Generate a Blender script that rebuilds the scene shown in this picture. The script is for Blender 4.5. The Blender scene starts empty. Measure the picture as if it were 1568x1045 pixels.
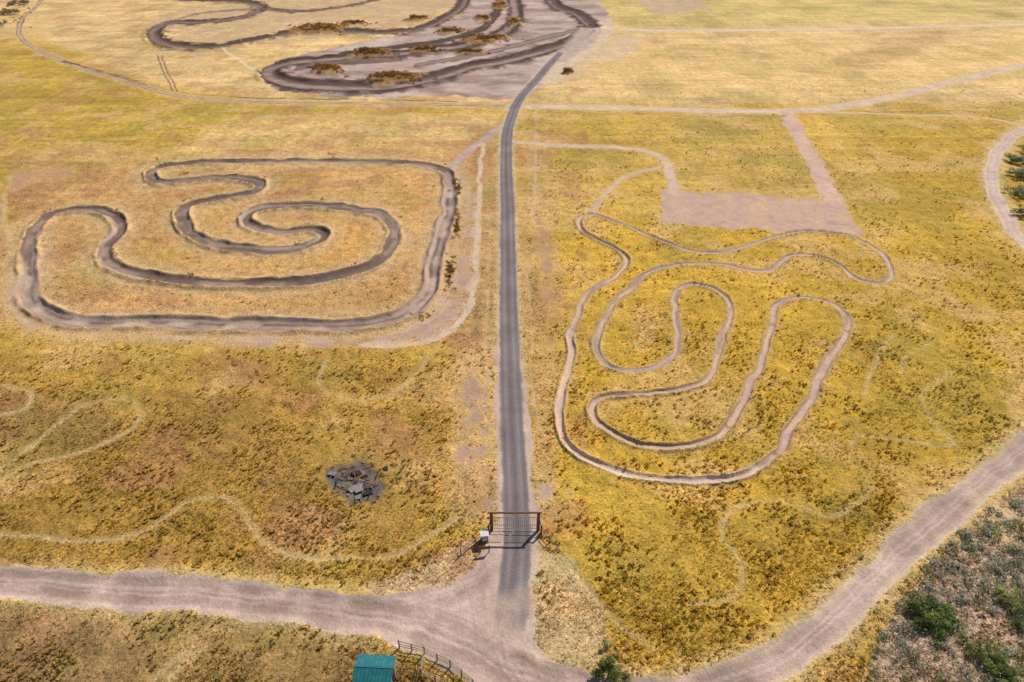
import bpy, bmesh, math, random
import numpy as np
from mathutils import Vector
random.seed(7); rng=np.random.default_rng(7)
P=math.radians(34); SP,CP=math.sin(P),math.cos(P); H=73.0; F=1045.0; CX,CY=784.0,522.5
def C(r,g,b,k=0.9):
    c=np.array([r,g,b])/255.0
    return np.where(c<=0.04045,c/12.92,((c+0.055)/1.055)**2.4)*k
def px2w(px,py,h=0.0):
    u=(px-CX)/F; v=(py-CY)/F
    d=(H-h)/max(SP+v*CP,0.03)
    return (u*d, d*(CP-v*SP))
# ---------- survey grid of the terrain (dense where the place is detailed) ----------
s_f=np.linspace(-0.84,0.84,1450)
s_o=np.array([0.9,0.97,1.1,1.3,1.6,2.1,3,5,9,16])
s=np.concatenate([-s_o[::-1],s_f,s_o])
t_f=np.concatenate([np.linspace(0.12,0.32,280),np.linspace(0.3212,1.01,570)])
t=np.concatenate([[0.004,0.012,0.025,0.04,0.06,0.08,0.1],t_f,[1.06,1.12,1.2,1.35,1.6,2.0,3.0,6.0]])
S,T=np.meshgrid(s,t)
D=H/T; X=S*D; Y=(D-H*SP)/CP
NR,NC=X.shape
tab=rng.random((512,512))
def vn(x,y,sc,seed=0):
    x=x/sc+seed*37.3; y=y/sc+seed*71.7
    xf=np.floor(x); yf=np.floor(y); fx=x-xf; fy=y-yf
    xi=xf.astype(np.int64)&511; yi=yf.astype(np.int64)&511; x1=(xi+1)&511; y1=(yi+1)&511
    fx=fx*fx*(3-2*fx); fy=fy*fy*(3-2*fy)
    a=tab[yi,xi]; b=tab[yi,x1]; c=tab[y1,xi]; d=tab[y1,x1]
    return (a*(1-fx)+b*fx)*(1-fy)+(c*(1-fx)+d*fx)*fy
def fbm(x,y,sc,seed=0,o=3):
    r=0;a=0.5;n=0
    for i in range(o):
        r=r+a*vn(x,y,sc/2**i,seed+i*3); n+=a; a*=0.5
    return r/n
W1=fbm(X,Y,6,1,3)-0.5; W2=fbm(X,Y,6,5,3)-0.5
XW=X+W1*1.5; YW=Y+W2*1.5
PX=CX+F*XW/(YW*CP+H*SP).clip(5) ; PY=CY+F*(H/(YW*CP+H*SP).clip(5)-SP)/CP
NB=fbm(X,Y,22,9,4); NBS=fbm(X,Y,5,12,3); NP=fbm(X,Y,5,21,3); NF=fbm(X,Y,1.6,23,3)
gcol=np.zeros((NR,NC,3)); gcol[:]=C(190,160,76)
dcol=np.zeros((NR,NC,3)); dcol[:]=C(200,174,152)
bare=np.zeros((NR,NC)); asph=np.zeros((NR,NC)); Z=np.zeros((NR,NC)); label=np.zeros((NR,NC),int)
veg=np.ones((NR,NC))
def ss(e0,e1,x):
    q=((x-e0)/(e1-e0)).clip(0,1); return q*q*(3-2*q)
def poly_sd(pts,pad):
    xs=[p[0] for p in pts]; ys=[p[1] for p in pts]
    i0,i1=np.searchsorted(t,[(min(ys)-pad-CY)/F*CP+SP,(max(ys)+pad-CY)/F*CP+SP]); j0,j1=np.searchsorted(s,[(min(xs)-pad-CX)/F,(max(xs)+pad-CX)/F])
    sl=(slice(max(i0-1,0),i1+1),slice(max(j0-1,0),j1+1))
    px,py=PX[sl],PY[sl]
    dd=np.full(px.shape,1e18); ins=np.zeros(px.shape,bool)
    n=len(pts)
    for i in range(n):
        ax,ay=pts[i]; bx,by=pts[(i+1)%n]
        ex,ey=bx-ax,by-ay
        h=(((px-ax)*ex+(py-ay)*ey)/(ex*ex+ey*ey)).clip(0,1)
        dd=np.minimum(dd,(px-ax-h*ex)**2+(py-ay-h*ey)**2)
        if ay!=by:
            ins^=((ay>py)!=(by>py))&(px<(bx-ax)*(py-ay)/(by-ay)+ax)
    dd=np.sqrt(dd); return sl,np.where(ins,-dd,dd)
def region(pts,col,soft=30,k=1.0,noise=0.6):
    sl,sd=poly_sd(pts,soft*3)
    m=ss(soft,-soft,sd+(NB[sl]-0.5)*soft*3*noise)*k
    gcol[sl]=gcol[sl]*(1-m[...,None])+np.array(col)*m[...,None]
def bare_region(pts,col,soft=5,k=1.0,lab=None,n=1.0,patch=0.0):
    sl,sd=poly_sd(pts,soft*4)
    sd=sd+(NBS[sl]-0.5)*soft*3*n
    m=ss(soft,-soft,sd)*k
    if patch: m=m*(1-patch*ss(0.42,0.6,NP[sl]*0.5+NF[sl]*0.5))
    mm=ss(soft*2,-soft*.3,sd)[...,None]
    dcol[sl]=dcol[sl]*(1-mm)+np.array(col)*mm
    bare[sl]=np.maximum(bare[sl],m)
    if lab is not None: label[sl][m>0.5]=lab
    return sl,m
def smooth(pts,closed=False,n=7):
    p=[np.array(q,float) for q in pts]
    out=[]; N=len(p)
    for i in range(N if closed else N-1):
        if closed: a,b,c,d=p[(i-1)%N],p[i],p[(i+1)%N],p[(i+2)%N]
        else: a,b,c,d=p[max(i-1,0)],p[i],p[i+1],p[min(i+2,N-1)]
        for k in range(n):
            u=k/n
            out.append(0.5*((2*b)+(c-a)*u+(2*a-5*b+4*c-d)*u*u+(3*b-a-3*c+d)*u**3))
    out.append(p[0] if closed else p[-1])
    return out
def box_of(x0,x1,y0,y1):
    d0=max(y0*CP+H*SP,6); d1=max(y1*CP+H*SP,6.1)
    i0=np.searchsorted(t,H/d1)-1; i1=np.searchsorted(t,H/d0)+1
    j0=np.searchsorted(s,min(x0/d0,x0/d1))-1; j1=np.searchsorted(s,max(x1/d0,x1/d1))+1
    return max(i0,0),i1,max(j0,0),j1
def path_dist(pts,R,closed=False,off=0.0,ky=1.0,warp=True):
    w=np.array([px2w(*q) for q in smooth(pts,closed)])
    if off:
        tg=np.gradient(w,axis=0); tg/=np.linalg.norm(tg,axis=1)[:,None]+1e-9
        w=w+np.stack([-tg[:,1],tg[:,0]],1)*off
    I0,I1,J0,J1=box_of(w[:,0].min()-R,w[:,0].max()+R,w[:,1].min()-R*ky,w[:,1].max()+R*ky)
    SL=(slice(I0,I1),slice(J0,J1))
    A,B=(XW,YW) if warp else (X,Y)
    DD=np.full(X[SL].shape,1e9)
    for i in range(len(w)-1):
        (ax,ay),(bx,by)=w[i],w[i+1]
        i0,i1,j0,j1=box_of(min(ax,bx)-R,max(ax,bx)+R,min(ay,by)-R*ky,max(ay,by)+R*ky)
        if i1<=i0 or j1<=j0: continue
        xx=A[i0:i1,j0:j1]; yy=B[i0:i1,j0:j1]/ky
        ay_,by_=ay/ky,by/ky
        ex,ey=bx-ax,by_-ay_
        h=(((xx-ax)*ex+(yy-ay_)*ey)/(ex*ex+ey*ey+1e-9)).clip(0,1)
        v=DD[max(i0-I0,0):i1-I0,max(j0-J0,0):j1-J0]
        q=np.hypot(xx-ax-h*ex,yy-ay_-h*ey)
        q=q[-v.shape[0]:,-v.shape[1]:] if q.shape!=v.shape else q
        np.minimum(v,q,out=v)
    return SL,DD
def path(pts,hw,col,k=1.0,edge=0.35,closed=False,off=0,ky=1.0,wheel=None,wcol=None,wk=0.5,depth=0,berm=0,lab=None,edgecol=None,haze=None,hazew=2.0,patchy=0,hcol=(212,184,128),vary=0.25,ck=None):
    R=hw*3+max(3,hazew+1 if haze else 0)
    SL,DD=path_dist(pts,R,closed,off,ky)
    nbs=NBS[SL]; DDv=DD*(1+vary*(NP[SL]-0.5)*2)+0.35*hw*(NF[SL]-0.5)
    ed=edge*hw+0.0008*D[SL]
    core=ss(hw+ed,hw-ed,DDv)
    kk=k*(1-patchy*ss(0.42,0.6,NP[SL]))
    if haze is not None:
        hz=ss(hw+hazew,hw*0.8,DD)*haze*(0.3+1.2*nbs).clip(0,1)
        gcol[SL]=gcol[SL]*(1-hz[...,None])+C(*hcol)*hz[...,None]
        veg[SL]*=1-0.85*hz
    c=np.array(col)[None,None,:]*np.ones(DD.shape+(3,))
    if edgecol is not None:
        e=(ss(hw*0.4,hw*0.95,DDv)*(0.3+1.2*NP[SL]).clip(0,1))[...,None]; c=c*(1-e)+np.array(edgecol)*e
    if wheel:
        wm=0
        for ww in (wheel if isinstance(wheel,(list,tuple)) else [wheel]):
            wm=wm+np.exp(-((DD-ww)/0.28)**2)
        wm=(wm*(0.5+nbs)).clip(0,1)[...,None]*wk
        c=c*(1-wm)+np.array(wcol)*wm
    cm=ss(hw+2.2*ed,hw,DDv)[...,None]*(ck if ck is not None else min(1,k*1.2))
    if ck is not None: cm=cm*(1-patchy*ss(0.42,0.6,NP[SL]))[...,None]
    dcol[SL]=dcol[SL]*(1-cm)+c*cm
    if k>0: bare[SL]=np.maximum(bare[SL],core*kk)
    if depth or berm:
        bn=ss(0.3,0.65,0.5*nbs+0.5*NB[SL])*1.5
        Z[SL]+= -depth*np.exp(-(DD/(hw*0.8))**4) + berm*np.exp(-((DD-hw*1.25)/(hw*0.35))**2)*bn
    if lab is not None: label[SL][core*k>0.5]=lab
def rut(pts,w_,col,ck,**kw): path(pts,w_,col,0,0.8,ck=ck,**kw)
# ---------------- vegetation regions ----------------
region([(-3000,-170),(4000,-170),(4000,160),(800,160),(420,150),(240,130),(60,60),(-3000,20)],C(208,182,124),14)
region([(940,60),(1800,60),(1800,110),(1400,150),(900,150)],C(214,186,122),12,0.8)
region([(900,-20),(1600,-40),(1600,35),(950,40)],C(182,170,100),10,0.75)
region([(-800,60),(60,80),(260,150),(420,165),(330,240),(200,245),(0,270),(-800,300)],C(180,155,68),14,1)
region([(350,185),(760,180),(740,225),(600,245),(230,245)],C(214,184,118),10,0.9)
region([(15,235),(700,235),(730,400),(715,530),(200,525),(5,480)],C(194,156,98),22,0.95)
region([(160,330),(620,320),(600,430),(200,440)],C(198,158,88),15,0.7)
region([(-800,530),(690,545),(695,700),(640,830),(500,880),(-800,880)],C(170,140,66),22)
region([(240,600),(420,620),(460,720),(300,740)],C(148,120,62),30,0.7)
region([(-100,640),(160,600),(180,680),(-50,720)],C(144,116,70),25,0.7)
region([(380,740),(640,680),(640,760),(430,860)],C(150,124,62),30,0.6)
region([(835,330),(1340,340),(1340,200),(1800,180),(1800,620),(1400,830),(1250,930),(1000,1060),(940,960),(840,800)],C(190,158,62),25)
region([(1300,420),(1568,380),(1568,620),(1300,800)],C(180,152,60),30,0.7)
region([(950,760),(1300,780),(1100,1000),(950,940)],C(172,146,62),30,0.7)
region([(1040,185),(1195,182),(1255,298),(1040,290)],C(186,160,82),8,0.8)
region([(700,230),(765,190),(762,500),(764,800),(690,800),(690,560)],C(182,152,100),14,0.9)
region([(797,200),(850,200),(860,480),(850,620),(850,800),(800,740)],C(188,158,96),12,0.9)
region([(-800,915),(480,945),(620,1010),(700,1060),(720,1700),(-800,1700)],C(152,128,76),10)
region([(-100,940),(250,960),(150,1100),(-100,1100)],C(132,110,76),20,0.6)
region([(560,900),(640,870),(735,825),(745,850),(690,900),(600,915)],C(206,182,134),8)
region([(812,830),(880,860),(925,940),(930,1010),(900,1040),(815,1010)],C(206,184,132),8)
region([(1280,95),(1350,60),(1440,45),(1450,65),(1380,95),(1310,105)],C(168,134,90),8,0.5)
sagepoly=[(1640,700),(1520,775),(1440,845),(1385,905),(1345,975),(1310,1075),(1320,1300),(2300,1300),(2300,600)]
region(sagepoly,C(186,168,142),10,0.95)
dr=(fbm(X,Y,30,31,4)-0.5)*2; dr2=(fbm(X,Y,8,33,3)-0.5)*2
stk=(fbm(X*0.07+Y*0.004,Y,2.4,35,3)-0.5)*2; stk2=(fbm(X,Y*0.09,1.7,37,3)-0.5)*2
mid=ss(0.95,0.3,T)
gcol*=(1+0.26*dr+0.20*dr2+(0.22*stk+0.14*stk2)*mid)[...,None]
mow=(vn(X*0.03+Y*0.01,Y+X*0.12,0.9,39)-0.5)*ss(520,600,PY)*ss(900,860,PY)*(PX<700)
gcol*=(1+0.24*mow)[...,None]
gr=ss(0.5,0.66,fbm(X,Y,16,44,4))[...,None]*0.32
gcol[:]=gcol*(1-gr)+C(148,142,68)*gr
st_=ss(0.53,0.7,fbm(X,Y,11,45,4))[...,None]*0.45
gcol[:]=gcol*(1-st_)+C(214,182,120)*st_
rd=ss(0.54,0.68,fbm(X,Y,9,47,4))[...,None]*0.42*(PX<900)[...,None]
gcol[:]=gcol*(1-rd)+C(164,118,86)*rd
gcol*=np.array([1.16,1.07,1.10])
# ---------------- bare ground ----------------
dirt=C(204,178,162)
bare_region([(10,262),(120,255),(110,275),(20,300)],C(194,150,122),8,0.6,patch=0.3)
bare_region([(330,-20),(700,-20),(640,40),(300,40)],C(206,178,126),8,0.5)
bare_region([(1012,290),(1160,297),(1255,303),(1285,300),(1312,345),(1325,362),(1200,356),(1050,346),(1010,335)],C(198,164,146),5,0.85,patch=0.3)
bare_region([(1190,172),(1215,172),(1262,250),(1292,310),(1262,308),(1235,258),(1210,210)],C(204,170,148),4,0.9,patch=0.2)
bare_region([(690,255),(712,262),(735,320),(730,420),(705,500),(650,530),(560,535),(300,528),(300,512),(560,515),(650,490),(690,420),(708,330)],C(194,160,140),9,0.7,patch=0.45)
bare_region([(60,500),(300,515),(300,528),(80,520)],C(206,172,140),7,0.5,patch=0.4)
bare_region([(815,330),(842,330),(850,470),(830,460)],C(186,144,120),10,0.6,patch=0.5)
bare_region([(690,620),(720,560),(745,600),(762,640),(764,780),(745,790),(700,740)],C(184,152,134),16,0.6,patch=0.6)
bare_region([(806,690),(830,700),(880,760),(895,800),(820,800)],C(196,170,150),14,0.62,patch=0.5)
motopoly=[(400,122),(425,95),(510,72),(620,52),(690,15),(720,-60),(880,-60),(930,20),(945,50),(900,85),(860,115),(800,152),(690,148),(540,150),(430,140)]
bare_region(motopoly,C(184,158,146),4,0.93,lab=5)
mstk=fbm(X*0.14,Y*0.35,3.2,53,4)
mlt=ss(0.48,0.62,mstk)[...,None]*0.55; isl=(label==5)[...,None]
dcol[:]=np.where(isl,dcol*(1-mlt)+C(132,106,94)*mlt,dcol)
mlt=ss(0.54,0.66,fbm(X*0.2,Y*0.2,5,57,3))[...,None]*0.5
dcol[:]=np.where(isl,dcol*(1-mlt)+C(212,192,176)*mlt,dcol)
bare_region([(870,55),(960,45),(1000,60),(960,90),(900,110),(850,140),(835,120)],C(210,184,154),10,0.62,patch=0.3)
bare_region([(215,50),(250,15),(400,-5),(700,-20),(700,20),(560,56),(380,72),(300,90),(235,80)],C(198,168,132),7,0.66,patch=0.4)
bare_region([(960,-10),(1060,-10),(1090,15),(1000,25)],C(196,166,140),5,0.6)
apron=[(752,800),(822,800),(816,860),(812,920),(812,980),(850,1015),(920,1035),(1000,1050),(1000,1090),(700,1100),(720,1045),(680,1010),(610,985),(540,958),(450,940),(440,905),(560,906),(620,908),(680,900),(722,872),(740,835)]
bare_region(apron,dirt,7,1.0,lab=2)
# ---------------- roads ----------------
lowroad=[(-500,880),(-200,890),(0,898),(100,902),(200,906),(300,912),(400,921),(480,931),(560,944),(640,962),(700,985),(750,1015),(830,1045),(900,1058),(1000,1064),(1100,1050),(1170,1025),(1230,985),(1290,935),(1350,875),(1420,810),(1500,745),(1568,690),(1680,580),(1700,480),(1640,420),(1568,372),(1545,340),(1525,300),(1518,265),(1530,230),(1568,198),(1640,170)]
path(lowroad,2.05,dirt,1.0,0.25,wheel=[0.9],wcol=C(184,156,142),wk=0.5,edgecol=C(210,184,156),berm=0.15,lab=2,haze=0.85,hazew=3.0)
path(lowroad[:12],2.45,dirt,1,0.25,wheel=[1.0],wcol=C(184,156,142),wk=0.5,lab=2)
for of in (-2.0,-1.4,-0.9,-0.5,0.4,0.8,1.2,1.8,2.5):
    dk=random.random()<.65; kk=random.uniform(0.3,0.6) if dk else random.uniform(0.2,0.35); cc=C(150,124,112) if dk else C(226,206,190)
    rut(lowroad[:15],random.uniform(.07,.16),cc,kk,off=of,patchy=0.6)
    rut([(-200,889),(0,896),(200,905),(400,918),(520,924),(620,926),(700,908),(750,872),(780,825),(788,780)],0.1,cc,kk,off=of*0.7,patchy=0.5)
    rut([(788,800),(785,900),(790,970),(830,1020),(900,1050),(1000,1064),(1100,1050),(1170,1025)],0.1,cc,kk,off=of*0.6,patchy=0.5)
    rut(lowroad[14:24],random.uniform(.06,.11),cc,kk*0.9,off=of*0.75,patchy=0.6)
    rut([(770,830),(745,920),(760,990),(800,1060)],0.09,cc,kk*0.8,off=of,patchy=0.3)
path([(75,-40),(60,5),(35,28),(30,55),(60,78),(120,103),(190,124),(250,142),(300,150),(400,157),(500,158),(600,160),(700,161),(790,163)],1.7,C(202,170,134),0.95,0.4,ky=1.3,wheel=[0.8],wcol=C(120,94,74),wk=0.9,haze=0.5,lab=2,patchy=0.15)
path([(100,94),(190,119),(250,136),(300,144),(400,151),(500,152),(600,154),(700,156)],0.5,C(104,82,60),0.75,0.5,ky=1.5,patchy=0.3)
path([(790,163),(900,165),(1000,167),(1100,170),(1200,170),(1280,165),(1350,152),(1450,128),(1568,100),(1750,60)],2.3,C(216,188,160),1.0,0.3,ky=1.25,wheel=[0.9],wcol=C(176,146,122),wk=0.5,lab=2,haze=0.6,hazew=3)
path([(790,172),(900,174),(1000,176),(1100,179),(1200,178)],0.5,C(140,116,80),0.6,0.5,ky=1.4,patchy=0.3)
path([(1200,172),(1290,173),(1400,176),(1500,180),(1570,192)],1.1,C(208,180,146),0.85,0.4,ky=1.2,lab=2,patchy=0.2)
path([(900,40),(1000,47),(1200,46),(1400,42),(1568,38),(1800,34)],2.8,C(218,192,158),0.9,0.4,ky=1.4,lab=2,haze=0.4,patchy=0.15)
path([(785,218),(850,223),(930,226),(990,232),(1016,245),(1028,270),(1032,295)],1.5,C(208,178,152),0.9,0.4,ky=1.2,lab=2,haze=0.5,patchy=0.15)
path([(820,165),(820,225),(818,330)],0.7,C(204,176,144),0.6,0.5,patchy=0.3)
path([(1010,258),(965,268),(940,285),(915,310),(905,328)],0.9,C(206,176,146),0.8,0.5,haze=0.5,patchy=0.2)
path([(768,192),(740,215),(712,235),(695,255),(685,275)],1.6,C(190,162,146),0.9,0.4,lab=3)
path([(740,222),(735,260),(733,300),(731,380),(724,450),(700,495),(650,525),(560,530)],0.8,C(212,184,156),0.8,0.5,patchy=0.2)
path([(752,330),(748,420),(745,520),(748,620)],0.4,C(200,172,140),0.55,0.5,patchy=0.4)
path([(808,240),(808,400),(815,560),(828,700)],0.35,C(200,168,138),0.5,0.5,patchy=0.4)
path([(240,85),(252,115),(265,140)],0.5,C(120,96,76),0.7,0.5); path([(247,85),(259,115),(272,140)],0.5,C(120,96,76),0.7,0.5)
path([(340,75),(370,95),(400,115)],1.0,C(222,198,164),0.75,0.4)
for pp in [[(300,100),(340,125),(420,140)],[(280,95),(330,110),(390,100)],[(60,60),(140,80),(230,88)],[(400,180),(560,178),(750,190)],[(380,205),(560,200),(720,205)]]:
    path(pp,0.7,C(218,190,150),0.55,0.5,ky=1.3,patchy=0.3,haze=0.5)
# ---------------- race tracks ----------------
L1=[(682,262),(640,252),(590,248),(500,247),(400,247),(300,250),(250,256),(231,267),(244,280),(290,278),(340,273),(385,277),(400,285),(385,297),(335,305),(295,314),(279,328),(284,347),(305,367),(345,378),(400,384),(450,382),(485,372),(495,361),(478,353),(440,355),(400,352),(379,340),(386,325),(420,317),(480,316),(540,322),(585,330),(603,348),(600,375),(580,400),(540,418),(480,431),(400,435),(300,432),(240,427),(195,415),(163,400),(163,378),(184,355),(178,335),(150,323),(110,322),(70,335),(50,360),(42,400),(42,450),(60,475),(100,490),(160,495),(240,495),(350,497),(450,500),(540,500),(600,490),(640,470),(658,445),(665,400),(674,370),(687,320),(688,290)]
L2=[(42,400),(42,450),(60,475),(100,490),(160,495),(240,495),(350,497),(450,500),(540,500),(600,490),(640,470),(658,445),(665,400),(674,370),(687,320),(688,290)]
path(L1,1.5,C(170,146,132),1,0.35,closed=True,ky=1.25,edgecol=C(116,92,76),depth=0.25,berm=0.5,lab=3,haze=1.0,hazew=6.5,hcol=(208,174,126),vary=0.4)
path(L2,2.3,C(200,172,154),0.95,0.4,edgecol=C(164,134,114),vary=0.4)
for of in (-1.6,-1.1,-.5,.1,.7,1.2,1.7):
    rut(L2,random.uniform(.1,.22),random.choice([C(126,102,88),C(134,108,94),C(226,202,182)]),0.6,off=of,patchy=0.7)
    rut(L1,random.uniform(.1,.2),random.choice([C(112,90,78),C(120,98,86),C(208,184,166)]),0.6,off=of*0.75,patchy=0.7)
for of in (-5.2,-4.0,-3.2,3.4,4.4):
    path(L2,random.uniform(.12,.22),C(214,184,152),0.5,0.7,off=of,patchy=0.6)
    path(L1[30:],random.uniform(.1,.18),C(206,172,136),0.45,0.7,off=of*0.8,patchy=0.7)
path([(20,410),(18,460),(40,495),(100,512),(240,515),(320,520)],0.9,C(208,174,142),0.6,0.6,patchy=0.4)
R1=[(905,328),(888,338),(893,355),(915,370),(940,380),(957,395),(955,410),(930,430),(900,450),(885,480),(877,510),(872,550),(862,590),(857,640),(862,670),(885,695),(930,715),(980,730),(1040,737),(1100,737),(1150,722),(1190,690),(1210,655),(1230,630),(1250,590),(1270,550),(1295,510),(1298,490),(1280,468),(1250,457),(1215,455),(1190,468),(1182,500),(1165,550),(1140,610),(1120,650),(1090,675),(1050,687),(1000,685),(950,672),(918,650),(905,628),(920,610),(960,602),(1000,601),(1050,595),(1085,575),(1100,540),(1115,500),(1120,470),(1105,450),(1075,437),(1050,438),(1032,455),(1033,480),(1040,510),(1035,540),(1005,560),(965,567),(930,558),(912,535),(918,505),(940,470),(970,435),(1010,412),(1060,403),(1110,405),(1160,415),(1185,410),(1205,393),(1240,390),(1280,405),(1310,425),(1345,435),(1365,425),(1362,405),(1345,385),(1310,365),(1270,357),(1220,357),(1170,368),(1120,385),(1070,385),(1030,375),(990,358),(950,342)]
path(R1,0.65,C(212,182,162),1.0,0.4,closed=True,edgecol=C(172,140,114),depth=0.16,berm=0.3,lab=4,haze=0.7,hazew=1.6,hcol=(200,168,108),vary=0.5)
rut(R1,0.12,C(150,120,100),0.6,closed=True,off=0.15,patchy=0.6)
path([(1190,690),(1210,655),(1230,630),(1250,590),(1270,550),(1295,510)],0.9,C(200,168,148),0.9,0.4,patchy=0.3,edgecol=C(160,126,102))
path([(1182,500),(1165,550),(1140,610),(1120,650)],0.8,C(200,168,148),0.9,0.4,patchy=0.2,edgecol=C(160,126,102))
path([(862,670),(885,695),(930,715),(980,730),(1040,737),(1100,737),(1150,722)],0.7,C(216,188,166),0.95,0.4,vary=0.5)
path([(877,510),(872,550),(862,590),(857,640),(862,670)],0.7,C(210,178,156),0.95,0.4,vary=0.5)
# motocross course in the distance
mt=C(116,92,82)
def moto(p,hw=2.6,k=1,rel=1):
    path(p,hw,mt,k,0.4,ky=2.0,edgecol=C(72,54,46),depth=0.3*rel,berm=0.6*rel,lab=5,vary=0.45)
    for of in (-.45,.05,.5): rut(p,0.45,random.choice([C(168,144,132),C(150,126,114),C(84,66,58)]),0.7,ky=2.0,off=hw*of,patchy=0.6)
moto([(215,-6),(290,1),(370,3),(402,13),(370,27),(310,35),(262,36),(237,48),(242,62),(280,71),(330,72),(400,60),(450,50),(520,48),(590,50),(650,42),(695,20),(712,0),(720,-30)],3.3)
moto([(905,40),(885,60),(840,76),(780,92),(720,103),(660,121),(600,132),(540,134),(470,131),(424,122),(413,110),(440,98),(500,92),(560,88),(620,82),(700,72),(750,60),(785,40),(790,15),(780,-30)],3.6)
moto([(905,40),(885,22),(850,8),(830,-30)],4.2)
moto([(530,82),(600,74),(680,62),(735,46),(760,20),(770,-20)],2.0,0.85,0)
moto([(402,13),(460,18),(540,8),(600,-6)],2.2,0.85,0)
moto([(460,105),(500,98),(540,96),(610,92)],1.6,0.7,0)
moto([(880,48),(820,62),(760,78),(700,90),(640,100)],1.5,0.7,0)
moto([(240,40),(300,22),(360,16),(395,14)],1.4,0.7,0)
path([(850,92),(880,72),(905,45)],4,C(184,160,146),0.9,0.4,lab=2)
mounds=[(600,121,50,11),(568,83,38,6.5),(490,46,48,9),(652,78,26,5),(745,62,42,7),(787,35,13,9),(502,108,28,8.5),(765,10,14,8),(868,112,9,2.5),(690,50,28,4.5),(720,82,26,3.5),(545,38,26,4),(740,30,14,6),(640,30,22,4)]
ZM=np.zeros_like(Z)
for (mx,my,rx,ry) in mounds:
    q=np.hypot((PX-mx)/rx,(PY-my+ (PX-mx)*0.08)/ry)+ (NBS-0.5)*0.9
    m=ss(1.15,0.6,q)
    bare*= (1-0.9*m); gcol[:]=gcol*(1-m[...,None])+C(146,104,58)*m[...,None]
    ZM+=m*1.5*(0.4+0.9*NBS); label[m>0.5]=0
Z+=ZM
st=C(208,178,120)
for p,k,hw in [([(-60,805),(0,815),(60,825),(130,830),(200,822),(250,795),(290,770),(340,765),(375,785),(400,825),(430,848),(480,858),(540,860),(600,850),(650,828),(700,798)],0.55,0.28),
  ([(-40,590),(0,590),(35,596),(48,610),(38,626),(0,636)],0.55,0.35),
  ([(-60,760),(0,720),(40,690),(90,650),(130,620),(170,610),(205,616),(218,637),(200,660),(150,684),(90,700),(40,712),(0,735)],0.5,0.3),
  ([(497,555),(490,585),(510,605),(550,613),(600,602),(640,572),(652,545)],0.45,0.26),
  ([(1365,515),(1345,550),(1328,585),(1322,608)],0.45,0.18),
  ([(1430,525),(1390,545),(1380,572)],0.4,0.18),
  ([(1455,570),(1420,600),(1420,640),(1460,680),(1400,675),(1320,665),(1300,680)],0.38,0.18),
  ([(1330,745),(1320,768),(1270,788),(1200,770),(1140,773),(1110,790),(1108,820),(1130,850),(1140,885),(1118,915),(1060,930)],0.42,0.18),
  ([(820,840),(880,880),(940,945),(1000,990)],0.4,0.3),
  ([(295,985),(255,1020),(225,1060)],0.6,0.35),([(315,985),(275,1020),(250,1060)],0.6,0.3),
  ([(1140,60),(1165,100),(1190,150)],0.5,0.8),([(30,420),(5,330),(15,270)],0.5,0.6),
  ([(340,240),(355,215),(420,190)],0.5,0.6)]:
    path(p,hw,st,k,0.6,patchy=0.3,haze=0.5,hazew=0.6,vary=0.5)
    path(p,0.14,C(120,94,60),0.6,0.7,off=hw+0.2,patchy=0.5)
# asphalt
asp=[(858,82),(845,95),(820,124),(797,150),(783,180),(776,210),(775,260),(777,320),(778,400),(779,500),(781,560),(783,620),(786,680),(789,740),(791,800),(790,850),(786,900),(782,940),(781,960)]
SL,DA=path_dist(asp,8,warp=False)
m=ss(3.5,2.0,DA+(NBS[SL]-.5)*1.8)*(0.45+0.5*ss(480,640,PY[SL]))
bare[SL]=np.maximum(bare[SL],m*0.95)
e=ss(4,2,DA)[...,None]; dcol[SL]=dcol[SL]*(1-e)+C(196,170,152)*e
hz=(ss(3.6,2.0,DA)*(0.3+1.0*NBS[SL]))[...,None]; gcol[SL]=gcol[SL]*(1-hz)+C(206,180,136)*hz
fade=ss(975,890,PY[SL]+(NBS[SL]-0.5)*90)
core=ss(1.93+0.2,1.93-0.2,DA+(NF[SL]-0.5)*0.45+(NP[SL]-.5)*0.3)*fade
wh=np.exp(-((DA-0.85)/0.3)**2)[...,None]
ac=C(124,112,112)*np.ones(DA.shape+(3,)); ac=ac*(1-0.45*wh)+C(158,146,142)*0.45*wh
cd=np.exp(-(DA/0.2)**2)[...,None]*0.35; ac=ac*(1-cd)+C(94,86,88)*cd
ac*=(1+0.3*(fbm(X[SL],Y[SL]*0.15,1.2,58,3)-0.5)+0.25*(NP[SL]-0.5))[...,None]
ed=ss(1.4,1.95,DA)[...,None]*0.5; ac=ac*(1-ed)+C(168,152,142)*ed
dcol[SL]=dcol[SL]*(1-core[...,None])+ac*core[...,None]
bare[SL]=np.maximum(bare[SL],core); asph[SL]=core; label[SL][core>0.5]=1
# burnt rubbish pit
slb,mb=bare_region([(500,722),(528,706),(556,703),(578,716),(594,742),(572,764),(536,768),(503,756)],C(100,92,92),7,0.9,patch=0.4)
Z[slb]-=mb*0.3
mr=ss(75,20,np.hypot(PX-548,(PY-725)*1.2)); veg*=1-0.4*mr
gcol[:]=gcol*(1-0.45*mr[...,None])+C(140,118,74)*0.45*mr[...,None]
dcol*=(1+(0.2*(NF-0.5)*2+0.16*(NP-0.5)*2)*(1-0.5*asph))[...,None]
# relief
rough=(1-bare).clip(0,1)
Z+=(NF-0.5)*0.35*rough*ss(0.1,0.35,T)+(fbm(X,Y,14,66,3)-0.5)*0.35*(1-asph)
Z+=(fbm(X,Y,0.5,63,2)-0.5)*0.07*bare*(1-asph)*ss(0.25,0.4,T)-0.04*asph
far=ss(700,4000,Y); Z+=far*40*fbm(X,Y,1500,71,4)
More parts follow.
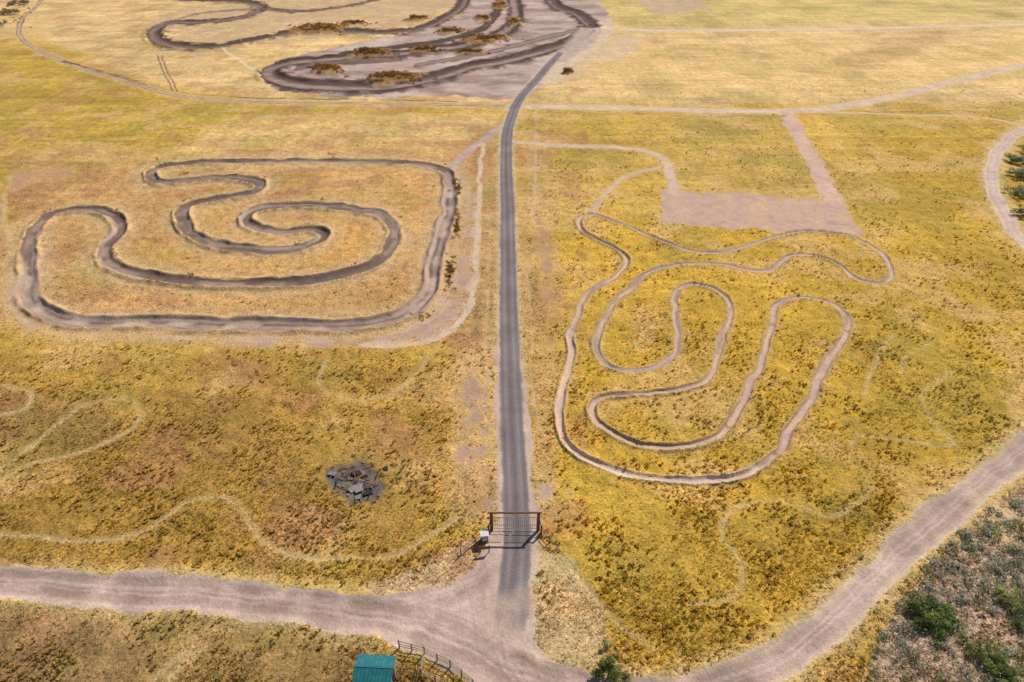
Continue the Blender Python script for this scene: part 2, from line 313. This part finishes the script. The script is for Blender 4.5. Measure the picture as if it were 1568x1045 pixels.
# ---------------- materials ----------------
def newmat(name,rough=0.9):
    m=bpy.data.materials.new(name); m.use_nodes=True
    nt=m.node_tree; b=nt.nodes['Principled BSDF']; b.inputs['Roughness'].default_value=rough
    b.inputs['Specular IOR Level'].default_value=0.1
    return m,nt,b
class NB_:
    def __init__(s,nt): s.nt=nt; s.co=nt.nodes.new('ShaderNodeTexCoord').outputs['Object']
    def noise(s,sc,det=3,rough=0.6,vec=None):
        n=s.nt.nodes.new('ShaderNodeTexNoise'); n.inputs['Scale'].default_value=sc; n.inputs['Detail'].default_value=det; n.inputs['Roughness'].default_value=rough
        s.nt.links.new(vec or s.co,n.inputs['Vector']); return n.outputs['Fac']
    def math(s,op,a,b=None,c=None,clamp=False):
        n=s.nt.nodes.new('ShaderNodeMath'); n.operation=op; n.use_clamp=clamp
        for i,v in enumerate((a,b,c)):
            if v is None: continue
            if isinstance(v,(int,float)): n.inputs[i].default_value=v
            else: s.nt.links.new(v,n.inputs[i])
        return n.outputs[0]
    def remap(s,v,a,b,c,d):
        n=s.nt.nodes.new('ShaderNodeMapRange'); n.inputs[1].default_value=a;n.inputs[2].default_value=b;n.inputs[3].default_value=c;n.inputs[4].default_value=d
        s.nt.links.new(v,n.inputs[0]); return n.outputs[0]
    def attr(s,name,out='Color'):
        n=s.nt.nodes.new('ShaderNodeAttribute'); n.attribute_name=name; return n.outputs[out]
    def mix(s,f,a,b,mode='MIX'):
        n=s.nt.nodes.new('ShaderNodeMix'); n.data_type='RGBA'; n.blend_type=mode
        for i,v in ((0,f),(6,a),(7,b)):
            if isinstance(v,(int,float)): n.inputs[i].default_value=v
            elif isinstance(v,(tuple,list,np.ndarray)): n.inputs[i].default_value=(*[float(q) for q in v[:3]],1)
            else: s.nt.links.new(v,n.inputs[i])
        return n.outputs[2]
    def scale(s,col,f):
        n=s.nt.nodes.new('ShaderNodeVectorMath'); n.operation='SCALE'; s.nt.links.new(col,n.inputs[0])
        if isinstance(f,(int,float)): n.inputs[3].default_value=f
        else: s.nt.links.new(f,n.inputs[3])
        return n.outputs[0]
gm,nt,b=newmat('terrain_soil_and_grass',0.95); g=NB_(nt)
n1=g.noise(2.6,4,0.75); n2=g.noise(0.5,3,0.6); n3=g.noise(7.0,1,0.6)
gf=g.math('MULTIPLY',g.remap(n1,0.34,0.66,0.6,1.38),g.remap(n2,0.35,0.65,0.82,1.18))
grass=g.scale(g.attr('gcol'),gf)
warm=g.mix(g.remap(n2,0.45,0.62,0,0.35),grass,g.mix(1.0,grass,(1.03,0.9,0.88),'MULTIPLY'))
dl=g.scale(g.attr('dcol'),g.math('MULTIPLY',g.remap(n3,0.3,0.7,0.84,1.12),g.remap(n1,0.3,0.7,0.86,1.12)))
pert=g.math('ADD',g.math('MULTIPLY',g.math('SUBTRACT',n1,0.5),1.2),g.math('MULTIPLY',g.math('SUBTRACT',n3,0.5),0.5))
asf=g.attr('asph','Fac')
pert=g.math('MULTIPLY',pert,g.math('SUBTRACT',1.0,g.math('MULTIPLY',asf,0.8)))
f=g.remap(g.math('ADD',g.attr('bare','Fac'),pert),0.34,0.66,0,1)
nt.links.new(g.mix(f,warm,dl),b.inputs['Base Color'])
bp=nt.nodes.new('ShaderNodeBump'); bp.inputs['Distance'].default_value=0.3
nt.links.new(g.math('SUBTRACT',1.0,g.math('MULTIPLY',f,0.6)),bp.inputs['Strength'])
nt.links.new(n1,bp.inputs['Height']); nt.links.new(bp.outputs[0],b.inputs['Normal'])
# ---------------- mesh helpers ----------------
def mk_mesh(name,co,faces_flat,nper,mats,colattrs={},fattrs={},smooth_=False,midx=None):
    me=bpy.data.meshes.new(name); n=len(co); nf=len(faces_flat)//nper
    me.vertices.add(n); me.vertices.foreach_set('co',np.asarray(co,np.float32).ravel())
    me.loops.add(len(faces_flat)); me.loops.foreach_set('vertex_index',np.asarray(faces_flat,np.int32))
    me.polygons.add(nf); me.polygons.foreach_set('loop_start',np.arange(nf,dtype=np.int32)*nper)
    if smooth_: me.polygons.foreach_set('use_smooth',np.ones(nf,bool))
    for k,v in colattrs.items():
        a=me.attributes.new(k,'FLOAT_COLOR','POINT'); r=np.ones((n,4),np.float32); r[:,:3]=v; a.data.foreach_set('color',r.ravel())
    for k,v in fattrs.items():
        a=me.attributes.new(k,'FLOAT','POINT'); a.data.foreach_set('value',np.asarray(v,np.float32).ravel())
    for m_ in mats: me.materials.append(m_)
    if midx is not None: me.polygons.foreach_set('material_index',np.asarray(midx,np.int32))
    me.update(calc_edges=True)
    o=bpy.data.objects.new(name,me); bpy.context.collection.objects.link(o); return o
idx=np.arange(NR*NC).reshape(NR,NC)
quads=np.stack([idx[1:,:-1],idx[1:,1:],idx[:-1,1:],idx[:-1,:-1]],-1).reshape(-1,4)
lf=label[:-1,:-1].ravel()
co=np.stack([X,Y,Z],-1).reshape(-1,3); G=gcol.reshape(-1,3).clip(0,0.9); Dc=dcol.reshape(-1,3).clip(0,0.9); Bf=bare.ravel(); Af=asph.ravel()
for lb,name in [(0,'ground'),(1,'asphalt_road'),(2,'dirt_road'),(3,'dirt_race_track'),(4,'dirt_race_track'),(5,'dirt_motocross_track')]:
    q=quads[lf==lb]
    if len(q)==0: continue
    used=np.zeros(NR*NC,bool); used[q.ravel()]=True; u=np.nonzero(used)[0]; mp=np.zeros(NR*NC,np.int32); mp[u]=np.arange(len(u)); inv=mp[q.ravel()]
    mk_mesh(name,co[u],inv,4,[gm],{'gcol':G[u],'dcol':Dc[u]},{'bare':Bf[u],'asph':Af[u]},True)
# ---------------- vegetation ----------------
def leafmat(name,tr=0.42):
    m=bpy.data.materials.new(name); m.use_nodes=True; nt=m.node_tree; nt.nodes.remove(nt.nodes['Principled BSDF'])
    g=NB_(nt); nz=g.noise(3,1)
    c=g.scale(g.attr('col'),g.remap(nz,0.3,0.7,0.85,1.2))
    b=nt.nodes.new('ShaderNodeBsdfDiffuse'); nt.links.new(c,b.inputs[0])
    tb=nt.nodes.new('ShaderNodeBsdfTranslucent'); nt.links.new(c,tb.inputs[0])
    mx=nt.nodes.new('ShaderNodeMixShader'); mx.inputs[0].default_value=tr
    nt.links.new(b.outputs[0],mx.inputs[1]); nt.links.new(tb.outputs[0],mx.inputs[2])
    nt.links.new(mx.outputs[0],nt.nodes['Material Output'].inputs[0]); return m
lm=leafmat('leaf_blades')
def samp(x,y,arr):
    d=y*CP+H*SP; i=np.searchsorted(t,H/d).clip(0,NR-1); j=np.searchsorted(s,x/d).clip(0,NC-1); return arr[i,j]
def tufts(name,x,y,z,r,h,nb,col,bw):
    n=len(x); th=rng.random((n,nb))*6.283; rr=r[:,None]*(0.35+0.65*rng.random((n,nb))); hh=h[:,None]*(0.4+0.6*rng.random((n,nb)))
    bx=x[:,None]+np.cos(th)*rr*0.3; by=y[:,None]+np.sin(th)*rr*0.3
    px=-np.sin(th)*bw*rr; py=np.cos(th)*bw*rr
    tx=x[:,None]+np.cos(th)*rr; ty=y[:,None]+np.sin(th)*rr
    z0=np.repeat(z[:,None],nb,1)
    v=np.stack([np.stack([bx-px,by-py,z0-0.03],-1),np.stack([bx+px,by+py,z0+hh*0.6],-1),np.stack([tx,ty,z0+hh],-1)],2).reshape(-1,3)
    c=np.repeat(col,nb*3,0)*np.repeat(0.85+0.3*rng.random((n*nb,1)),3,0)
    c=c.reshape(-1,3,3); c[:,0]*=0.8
    return mk_mesh(name,v,np.arange(len(v)),3,[lm],{'col':c.reshape(-1,3).clip(0,0.9)})
def scatter_st(n,t0,t1):
    tt=rng.uniform(t0,t1,n); sv=rng.uniform(-0.84,0.84,n); d=H/tt; return sv*d,(d-H*SP)/CP
x,y=scatter_st(100000,0.3,1.0)
bv=samp(x,y,bare); vv=samp(x,y,veg); dens=fbm(x,y,7,81,3)
k=(rng.random(len(x))<(1-bv*2.0)*vv*(0.1+0.85*ss(0.35,0.6,dens)))
x,y=x[k],y[k]; n=len(x); gc=samp(x,y,gcol)
gc=gc*(0.95+0.6*rng.random((n,1)))
sz=0.14+0.16*rng.random(n)
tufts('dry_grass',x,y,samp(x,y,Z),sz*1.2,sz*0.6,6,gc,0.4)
x,y=scatter_st(50000,0.25,1.0)
bv=samp(x,y,bare); dens=fbm(x,y,5,85,3); vv=samp(x,y,veg); pxx=CX+F*x/(y*CP+H*SP); pyy=CY+F*(H/(y*CP+H*SP)-SP)/CP
w=np.where(pxx>840,0.85,np.where(pyy>520,0.6,0.12))
k=(rng.random(len(x))<(1-bv*2.6)*vv*w*ss(0.38,0.68,dens)); x,y=x[k],y[k]; n=len(x)
gc=samp(x,y,gcol)*0.8+0.4*np.where(rng.random((n,1))<0.55,C(212,178,66),C(144,134,70)); gc*=0.8+0.45*rng.random((n,1))
sz=0.2+0.3*rng.random(n)**1.7
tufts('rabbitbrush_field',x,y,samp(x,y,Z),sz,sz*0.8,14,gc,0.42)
def leafcloud(cx,cy,cz,r,h,nl,col,ls):
    n=len(cx); a=rng.normal(size=(n,nl,3)); a/=np.linalg.norm(a,axis=2)[...,None]; a[...,2]=np.abs(a[...,2])
    rad=(0.45+0.55*rng.random((n,nl,1)))*(0.8+0.4*rng.random((n,nl,1)))
    p=a*rad; c=np.stack([cx[:,None]+p[...,0]*r[:,None],cy[:,None]+p[...,1]*r[:,None],cz[:,None]+p[...,2]*h[:,None]],-1)
    d1=rng.normal(size=c.shape); d2=rng.normal(size=c.shape); L=(ls*(0.6+0.8*rng.random((n,nl,1))))*r[:,None,None]
    d1*=L/np.linalg.norm(d1,axis=2)[...,None]; d2*=L/np.linalg.norm(d2,axis=2)[...,None]
    v=np.stack([c-d1,c+d2,c+d1-d2*0.3],2).reshape(-1,3)
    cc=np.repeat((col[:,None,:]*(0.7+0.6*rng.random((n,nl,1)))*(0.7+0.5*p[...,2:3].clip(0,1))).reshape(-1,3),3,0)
    return v,cc
def inpoly(px,py,pts):
    ins=np.zeros(len(px),bool); n=len(pts)
    for i in range(n):
        ax,ay=pts[i]; bx,by=pts[(i+1)%n]
        if ay!=by: ins^=((ay>py)!=(by>py))&(px<(bx-ax)*(py-ay)/(by-ay)+ax)
    return ins
def toPx(x,y): return CX+F*x/(y*CP+H*SP), CY+F*(H/(y*CP+H*SP)-SP)/CP
x=rng.uniform(35,125,17000); y=rng.uniform(35,105,17000); a_,b_=toPx(x,y)
k=inpoly(a_,b_,sagepoly)&(rng.random(len(x))<ss(0.25,0.5,fbm(x,y,5,91,3))*0.9); x,y=x[k],y[k]
r=0.3+0.6*rng.random(len(x))**1.4
col=np.where(rng.random((len(x),1))<0.72,C(182,180,156),C(148,152,100))*(0.75+0.5*rng.random((len(x),1)))
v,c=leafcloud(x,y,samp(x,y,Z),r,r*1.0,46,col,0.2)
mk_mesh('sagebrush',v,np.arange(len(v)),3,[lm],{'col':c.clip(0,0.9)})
pts=[];sz_=[]
def scrub(px,py,sx,sy,n,z=1.0):
    for _ in range(n): pts.append(px2w(random.gauss(px,sx),random.gauss(py,sy))); sz_.append(z)
scrub(701,290,3,8,60,1.3);scrub(698,343,3,9,60,1.3);scrub(688,415,4,12,60,1.2);scrub(645,482,10,6,30,1.1)
for (mx,my,rx,ry) in mounds: scrub(mx,my,rx*0.42,ry*0.3,int(rx*2.4),2.8)
scrub(20,20,18,10,60,2);scrub(548,735,34,24,46)
for q in L1[0:64:3]: scrub(q[0]+random.uniform(-14,14),q[1]-9,5,3,5,1.0)
for q in R1[8:44:2]: scrub(q[0]+9,q[1]+3,3,5,2,0.9)
pts=np.array(pts)
keep=(samp(pts[:,0],pts[:,1],bare)<0.6)|(pts[:,1]>300); pts=pts[keep]; sz_=np.array(sz_)[keep]
r=(0.2+0.35*rng.random(len(pts)))*sz_
col=np.where(rng.random((len(pts),1))<0.6,C(146,106,62),C(140,120,72))
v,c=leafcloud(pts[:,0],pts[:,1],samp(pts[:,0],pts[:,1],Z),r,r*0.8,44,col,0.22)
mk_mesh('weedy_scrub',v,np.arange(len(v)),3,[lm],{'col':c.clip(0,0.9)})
bark,nt,b=newmat('bark',0.9); g=NB_(nt); nt.links.new(g.mix(g.noise(9,4),C(70,58,48),C(118,102,86)),b.inputs['Base Color'])
def cyl(p0,p1,r0,r1,seg=7):
    p0=np.array(p0,float);p1=np.array(p1,float); d=p1-p0; d/=np.linalg.norm(d)+1e-9
    a=np.cross(d,[0,0,1.0] if abs(d[2])<0.9 else [1.0,0,0]); a/=np.linalg.norm(a); b_=np.cross(d,a)
    th=np.arange(seg)/seg*2*math.pi
    ring=np.cos(th)[:,None]*a+np.sin(th)[:,None]*b_
    v=np.concatenate([p0+ring*r0,p1+ring*r1])
    f=[]
    for i in range(seg):
        j=(i+1)%seg; f+= [i,j,seg+j, i,seg+j,seg+i]
    for i in range(1,seg-1): f+=[seg,seg+i,seg+i+1, 0,i+1,i]
    return v,np.array(f)
def tree(name,px,py,h,r,colr,nl=1400,conic=0):
    x0,y0=px2w(px,py); z0=float(samp(np.array([x0]),np.array([y0]),Z)[0])
    V=[];Fc=[];M=[];CO=[];off=0
    def add(v,f,mi,c):
        nonlocal off
        V.append(v);Fc.append(f+off);M.append(np.full(len(f)//3,mi));CO.append(c if len(c)==len(v) else np.repeat(c,len(v),0));off+=len(v)
    cl=[]
    for i in range(1 if conic else 3):
        a=i*2.1+random.random(); base=np.array([x0,y0,z0-0.1]); top=base+np.array([math.cos(a)*r*0.3,math.sin(a)*r*0.3,h*0.6]) if not conic else base+np.array([0,0,h*0.9])
        v,f=cyl(base,top,0.05*h/2+0.03,0.03); add(v,f,1,np.array([[.1,.08,.06]]))
        for j in range(5):
            fr=0.3+0.14*j; q0=base+(top-base)*fr; aa=random.random()*6.28
            rr_=r*(0.75 if not conic else (1-fr)*0.9)*random.uniform(0.6,1)
            en=q0+np.array([math.cos(aa)*rr_,math.sin(aa)*rr_,h*random.uniform(0.05,0.25)])
            v,f=cyl(q0,en,0.035,0.012,5); add(v,f,1,np.array([[.1,.08,.06]])); cl.append(en)
    for _ in range(14 if not conic else 14):
        a=random.random()*6.28; q=random.random()
        rr_=r*math.sqrt(random.random())*(1.1 if not conic else (1-q)*0.9)
        cl.append(np.array([x0+math.cos(a)*rr_,y0+math.sin(a)*rr_,z0+h*((0.25+0.55*q*(1-0.5*rr_/r)) if not conic else 0.1+0.85*q)]))
    cl=np.array(cl); k_=len(cl); cr=np.full(k_,r*0.25)*(0.6+0.8*rng.random(k_))
    cc=np.repeat(np.array(colr)[None],k_,0)*(0.65+0.7*rng.random((k_,1)))
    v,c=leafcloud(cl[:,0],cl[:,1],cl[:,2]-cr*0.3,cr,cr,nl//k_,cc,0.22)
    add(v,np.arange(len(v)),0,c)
    return mk_mesh(name,np.concatenate(V),np.concatenate(Fc),3,[lm,bark],{'col':np.concatenate(CO).clip(0,.9)},midx=np.concatenate(M))
gn=C(136,150,84); gn2=C(162,168,102); gd=C(128,140,90)
tree('green_bush_tree',1424,948,2.3,2.4,gn,3600)
tree('green_bush_tree',1500,1000,1.9,1.6,gn2,2600)
tree('green_bush_tree',1545,925,1.8,1.7,gn2,2400)
tree('green_bush_tree',1535,1040,2.2,1.9,gn,3000)
tree('green_bush_tree',1475,982,1.3,0.9,gn2,1200)
tree('green_bush_tree',1555,960,1.3,1.0,gd,1200)
tree('green_bush_tree',1445,1045,1.2,0.9,gn2,1200)
tree('green_bush_tree',1562,812,1.4,1.2,gn2,1200)
tree('green_bush_tree',1400,1010,1.0,0.8,gd,1000)
tree('young_juniper_tree',932,1036,3.4,1.9,C(150,156,88),3600,conic=1)
tree('young_juniper_tree',957,1042,1.5,1.3,C(160,160,94),1600,conic=1)
tree('young_juniper_tree',925,990,1.2,0.7,C(154,158,90),900,conic=1)
for (a,b2) in [(1556,248),(1562,272),(1560,300),(1572,330),(1575,235),(1590,280),(1600,320)]:
    tree('riverside_willow_tree',a,b2,2.8,3.2,C(150,154,118),2200)
for (a,b2) in [(-5,40),(12,22),(30,8)]:
    tree('riverside_willow_tree',a,b2,4,6,C(154,148,110),1600)
# ---------------- built objects ----------------
def pm(name,c1,c2,sc=4,rough=0.8,metal=0,spec=0.2):
    m,nt,b=newmat(name,rough); g=NB_(nt)
    nt.links.new(g.mix(g.remap(g.noise(sc,5,0.65),0.3,0.7,0,1),c1,c2),b.inputs['Base Color']); b.inputs['Metallic'].default_value=metal; b.inputs['Specular IOR Level'].default_value=spec
    return m
wood=pm('weathered_timber',C(104,66,40),C(164,112,72),6); grey=pm('grey_boards',C(128,114,100),C(170,154,136),5)
steel=pm('galvanised_steel',C(130,128,128),C(176,172,170),8,0.5,0.4); white=pm('white_paint',C(215,212,205),C(235,232,226),3,0.6)
teal=pm('teal_metal_roof',C(24,92,100),C(48,128,132),1.6,0.5,0.1,spec=0.4); dark=pm('dark_opening',C(40,36,36),C(58,52,50),4)
stone=pm('rubble_stone',C(96,90,92),C(170,160,152),5); rust=pm('rusty_sheet',C(120,84,72),C(160,124,104),4)
def parts_obj(name,loc,rotz,parts):
    e=bpy.data.objects.new(name,None); bpy.context.collection.objects.link(e); e.location=loc; e.rotation_euler=(0,0,rotz)
    for (pn,kind,a,mat) in parts:
        if kind=='box':
            (cx,cy,cz),(sx,sy,sz),rot=a
            v=np.array([[i,j,k] for i in(-.5,.5) for j in(-.5,.5) for k in(-.5,.5)])*[sx,sy,sz]
            me=bpy.data.meshes.new(pn); me.from_pydata(v.tolist(),[],[(0,1,3,2),(4,6,7,5),(0,4,5,1),(2,3,7,6),(0,2,6,4),(1,5,7,3)])
            o=bpy.data.objects.new(pn,me); o.location=(cx,cy,cz); o.rotation_euler=rot
            bv=o.modifiers.new('b','BEVEL'); bv.width=min(sx,sy,sz)*0.12; bv.segments=1
        else:
            p0,p1,r0,r1=a; v,f=cyl(p0,p1,r0,r1,8); me=bpy.data.meshes.new(pn); me.from_pydata(v.tolist(),[],f.reshape(-1,3).tolist()); o=bpy.data.objects.new(pn,me)
        me.materials.append(mat); bpy.context.collection.objects.link(o); o.parent=e
    return e
gx0,gy0=px2w(753,812); gx1,_=px2w(824,812); gw=gx1-gx0
pr=[]
for i,xx in enumerate((0,gw)):
    pr.append((f'post_{i}','cyl',((xx,0,-0.2),(xx,0,3.3),0.24,0.21),wood))
    o=-1.3 if i==0 else 1.3
    pr.append((f'brace_post_{i}','cyl',((xx+o*0.3,-0.7,-0.2),(xx+o*0.3,-0.7,1.8),0.14,0.13),wood))
    pr.append((f'brace_{i}','cyl',((xx+o*0.3,-0.7,1.6),(xx,0,2.4),0.08,0.08),wood))
pr.append(('crossbeam','cyl',((-0.45,0,3.42),(gw+0.45,0,3.42),0.13,0.13),wood))
for lf_ in range(2):
    xa=0.32+lf_*(gw/2-0.1); xb=xa+gw/2-0.5
    for zz in (0.25,1.0,2.5): pr.append((f'rail_{lf_}_{zz}','cyl',((xa,0.02,zz),(xb,0.02,zz),0.045,0.045),steel))
    for k_ in range(11):
        xx=xa+(xb-xa)*k_/10; pr.append((f'bar_{lf_}_{k_}','cyl',((xx,0.02,0.25),(xx,0.02,2.5),0.022,0.022),steel))
parts_obj('ranch_gate',(gx0,gy0,0),0,pr)
def fence(name,pxs,hh,rails,mat,rr=0.07,step=2.4):
    w=[px2w(*q) for q in pxs]; pr=[]; x0,y0=w[0]; k_=0
    for (a,b_) in zip(w[:-1],w[1:]):
        L=math.dist(a,b_); n=max(1,round(L/step))
        for i in range(n+1):
            xx=a[0]+(b_[0]-a[0])*i/n-x0; yy=a[1]+(b_[1]-a[1])*i/n-y0
            pr.append((f'post_{k_}','cyl',((xx,yy,-0.2),(xx+random.uniform(-.04,.04),yy,hh*random.uniform(.93,1.04)),rr,rr*0.9),mat)); k_+=1
        for j,zz in enumerate(rails):
            pr.append((f'rail_{k_}_{j}','cyl',((a[0]-x0,a[1]-y0,zz),(b_[0]-x0,b_[1]-y0,zz),rr*0.5,rr*0.5),mat))
    parts_obj(name,(x0,y0,0),0,pr)
fence('wooden_rail_fence',[(748,814),(728,832),(706,850)],1.3,[0.5,1.1],grey,0.09,1.8)
fence('wooden_rail_fence',[(829,814),(842,830)],1.3,[0.5,1.1],grey,0.09,1.6)
fence('wire_fence',[(842,830),(880,878),(925,935),(975,985)],1.2,[0.4,0.8,1.1],grey,0.03,3.5)
fence('corral_fence',[(612,992),(650,1002),(690,1022),(725,1052)],1.5,[0.4,0.8,1.3],grey,0.09,1.8)
fence('corral_fence',[(650,1002),(645,1035),(690,1055)],1.5,[0.4,0.8,1.3],grey,0.09,1.8)
kx,ky_=px2w(742,829)
parts_obj('information_kiosk',(kx,ky_,0),0.15,[('body','box',((0,0,0.75),(0.9,0.7,1.5),(0,0,0)),wood),('lid','box',((0,0,1.62),(1.15,1.0,0.1),(0.22,0,0)),white),
 ('panel','box',((0,-0.37,0.9),(0.65,0.03,0.8),(0,0,0)),white),('slot','box',((0,-0.395,1.1),(0.35,0.02,0.08),(0,0,0)),dark),('base','box',((0,0,0.04),(1.1,0.9,0.12),(0,0,0)),grey)])
kx,ky_=px2w(742,846)
parts_obj('wooden_sign',(kx,ky_,0),0.1,[('post_l','cyl',((-.6,0,-.1),(-.6,0,1.3),.07,.06),wood),('post_r','cyl',((.6,0,-.1),(.6,0,1.3),.07,.06),wood),('board','box',((0,-.08,1.0),(1.5,.06,.55),(0,0,0)),wood)])
ax,ay=px2w(577,1002,2.6); bx,by=px2w(577,1046,2.6)
cxs,cys=ax,(ay+by)/2; Wd=4.2; Ln=ay-by
pr=[('wall_back','box',((0,Ln/2-0.25,1.2),(Wd-0.5,0.1,2.4),(0,0,0)),grey),('wall_front','box',((0,-Ln/2+0.25,1.2),(Wd-0.5,0.1,2.4),(0,0,0)),grey),
('wall_left','box',((-Wd/2+0.25,0,1.2),(0.1,Ln-0.62,2.4),(0,0,0)),grey),('wall_right','box',((Wd/2-0.25,0,1.2),(0.1,Ln-0.62,2.4),(0,0,0)),grey),
('door','box',((Wd/2-0.18,0.1,1.0),(0.05,0.95,1.95),(0,0,0)),dark),('window','box',((-0.6,-Ln/2+0.18,1.4),(0.9,0.05,0.7),(0,0,0)),dark)]
sl=math.atan2(0.45,Ln/2)
pr.append(('roof_back','box',((0,Ln/4,2.68),(Wd,Ln/2/math.cos(sl)-0.01,0.06),(-sl,0,0)),teal)); pr.append(('roof_front','box',((0,-Ln/4,2.68),(Wd,Ln/2/math.cos(sl)-0.01,0.06),(sl,0,0)),teal))
for i in range(11):
    xx=-Wd/2+0.1+i*(Wd-0.2)/10
    pr.append((f'rib_b{i}','box',((xx,Ln/4,2.73),(0.05,Ln/2/math.cos(sl)-0.05,0.05),(-sl,0,0)),teal)); pr.append((f'rib_f{i}','box',((xx,-Ln/4,2.73),(0.05,Ln/2/math.cos(sl)-0.05,0.05),(sl,0,0)),teal))
pr.append(('ridge_cap','box',((0,0,2.93),(Wd+0.02,0.25,0.05),(0,0,0)),teal))
parts_obj('teal_roof_shed',(cxs,cys,0),-0.05,pr)
# rubble: slabs, boards and stones in the pit
bm=bmesh.new()
def slab(x,y,z,sx,sy,sz,ang,tilt,mi):
    r=bmesh.ops.create_cube(bm,size=1)
    for v in r['verts']:
        p=Vector((v.co.x*sx*random.uniform(.75,1.1),v.co.y*sy*random.uniform(.75,1.1),v.co.z*sz)); p.z+=p.x*tilt
        v.co=Vector((p.x*math.cos(ang)-p.y*math.sin(ang)+x,p.x*math.sin(ang)+p.y*math.cos(ang)+y,p.z+z))
    for f in {f for v in r['verts'] for f in v.link_faces}: f.material_index=mi
for _ in range(9):
    x,y=px2w(random.gauss(548,20),random.gauss(738,13)); slab(x,y,0.0,random.uniform(.8,1.9),random.uniform(.5,1.2),.15,random.random()*3,random.uniform(-.2,.2),random.choice([0,2,3]))
for _ in range(14):
    x,y=px2w(random.gauss(550,22),random.gauss(736,14)); slab(x,y,0.15,random.uniform(1,2.2),.12,.1,random.random()*3,random.uniform(-.3,.3),random.choice([1,2]))
for _ in range(30):
    x,y=px2w(random.gauss(548,24),random.gauss(738,16)); r=random.uniform(0.1,0.3)
    res=bmesh.ops.create_icosphere(bm,subdivisions=1,radius=r)
    for v in res['verts']: v.co=Vector((v.co.x*random.uniform(.75,1.2)+x,v.co.y*random.uniform(.75,1.2)+y,v.co.z*0.6-0.1))
me=bpy.data.meshes.new('rubble_pile'); bm.to_mesh(me); bm.free()
for m_ in (stone,wood,dark,rust): me.materials.append(m_)
o=bpy.data.objects.new('rubble_pile',me); bpy.context.collection.objects.link(o)
# ---------------- light, world, camera ----------------
w=bpy.data.worlds.new('World'); bpy.context.scene.world=w; w.use_nodes=True
nt=w.node_tree; sk=nt.nodes.new('ShaderNodeTexSky'); sk.sky_type='NISHITA'; sk.sun_disc=False
el=math.radians(43); az=math.radians(38)
sk.sun_elevation=el; sk.sun_rotation=az
nt.links.new(sk.outputs[0],nt.nodes['Background'].inputs[0]); nt.nodes['Background'].inputs[1].default_value=0.08
sd=Vector((math.sin(az)*math.cos(el),math.cos(az)*math.cos(el),math.sin(el)))
L=bpy.data.lights.new('sun','SUN'); L.energy=5.0; L.angle=math.radians(0.5); L.color=(1,0.95,0.88)
lo=bpy.data.objects.new('sun',L); lo.rotation_euler=(-sd).to_track_quat('-Z','Y').to_euler(); bpy.context.collection.objects.link(lo)
cam=bpy.data.cameras.new('camera'); cam.sensor_width=36; cam.lens=24; cam.clip_end=20000; cam.clip_start=0.5
co_=bpy.data.objects.new('camera',cam); co_.location=(0,0,H); co_.rotation_euler=(math.pi/2-P,0,0); bpy.context.collection.objects.link(co_)
sc=bpy.context.scene; sc.camera=co_; sc.view_settings.view_transform='Standard'; sc.view_settings.look='None'; sc.view_settings.exposure=0
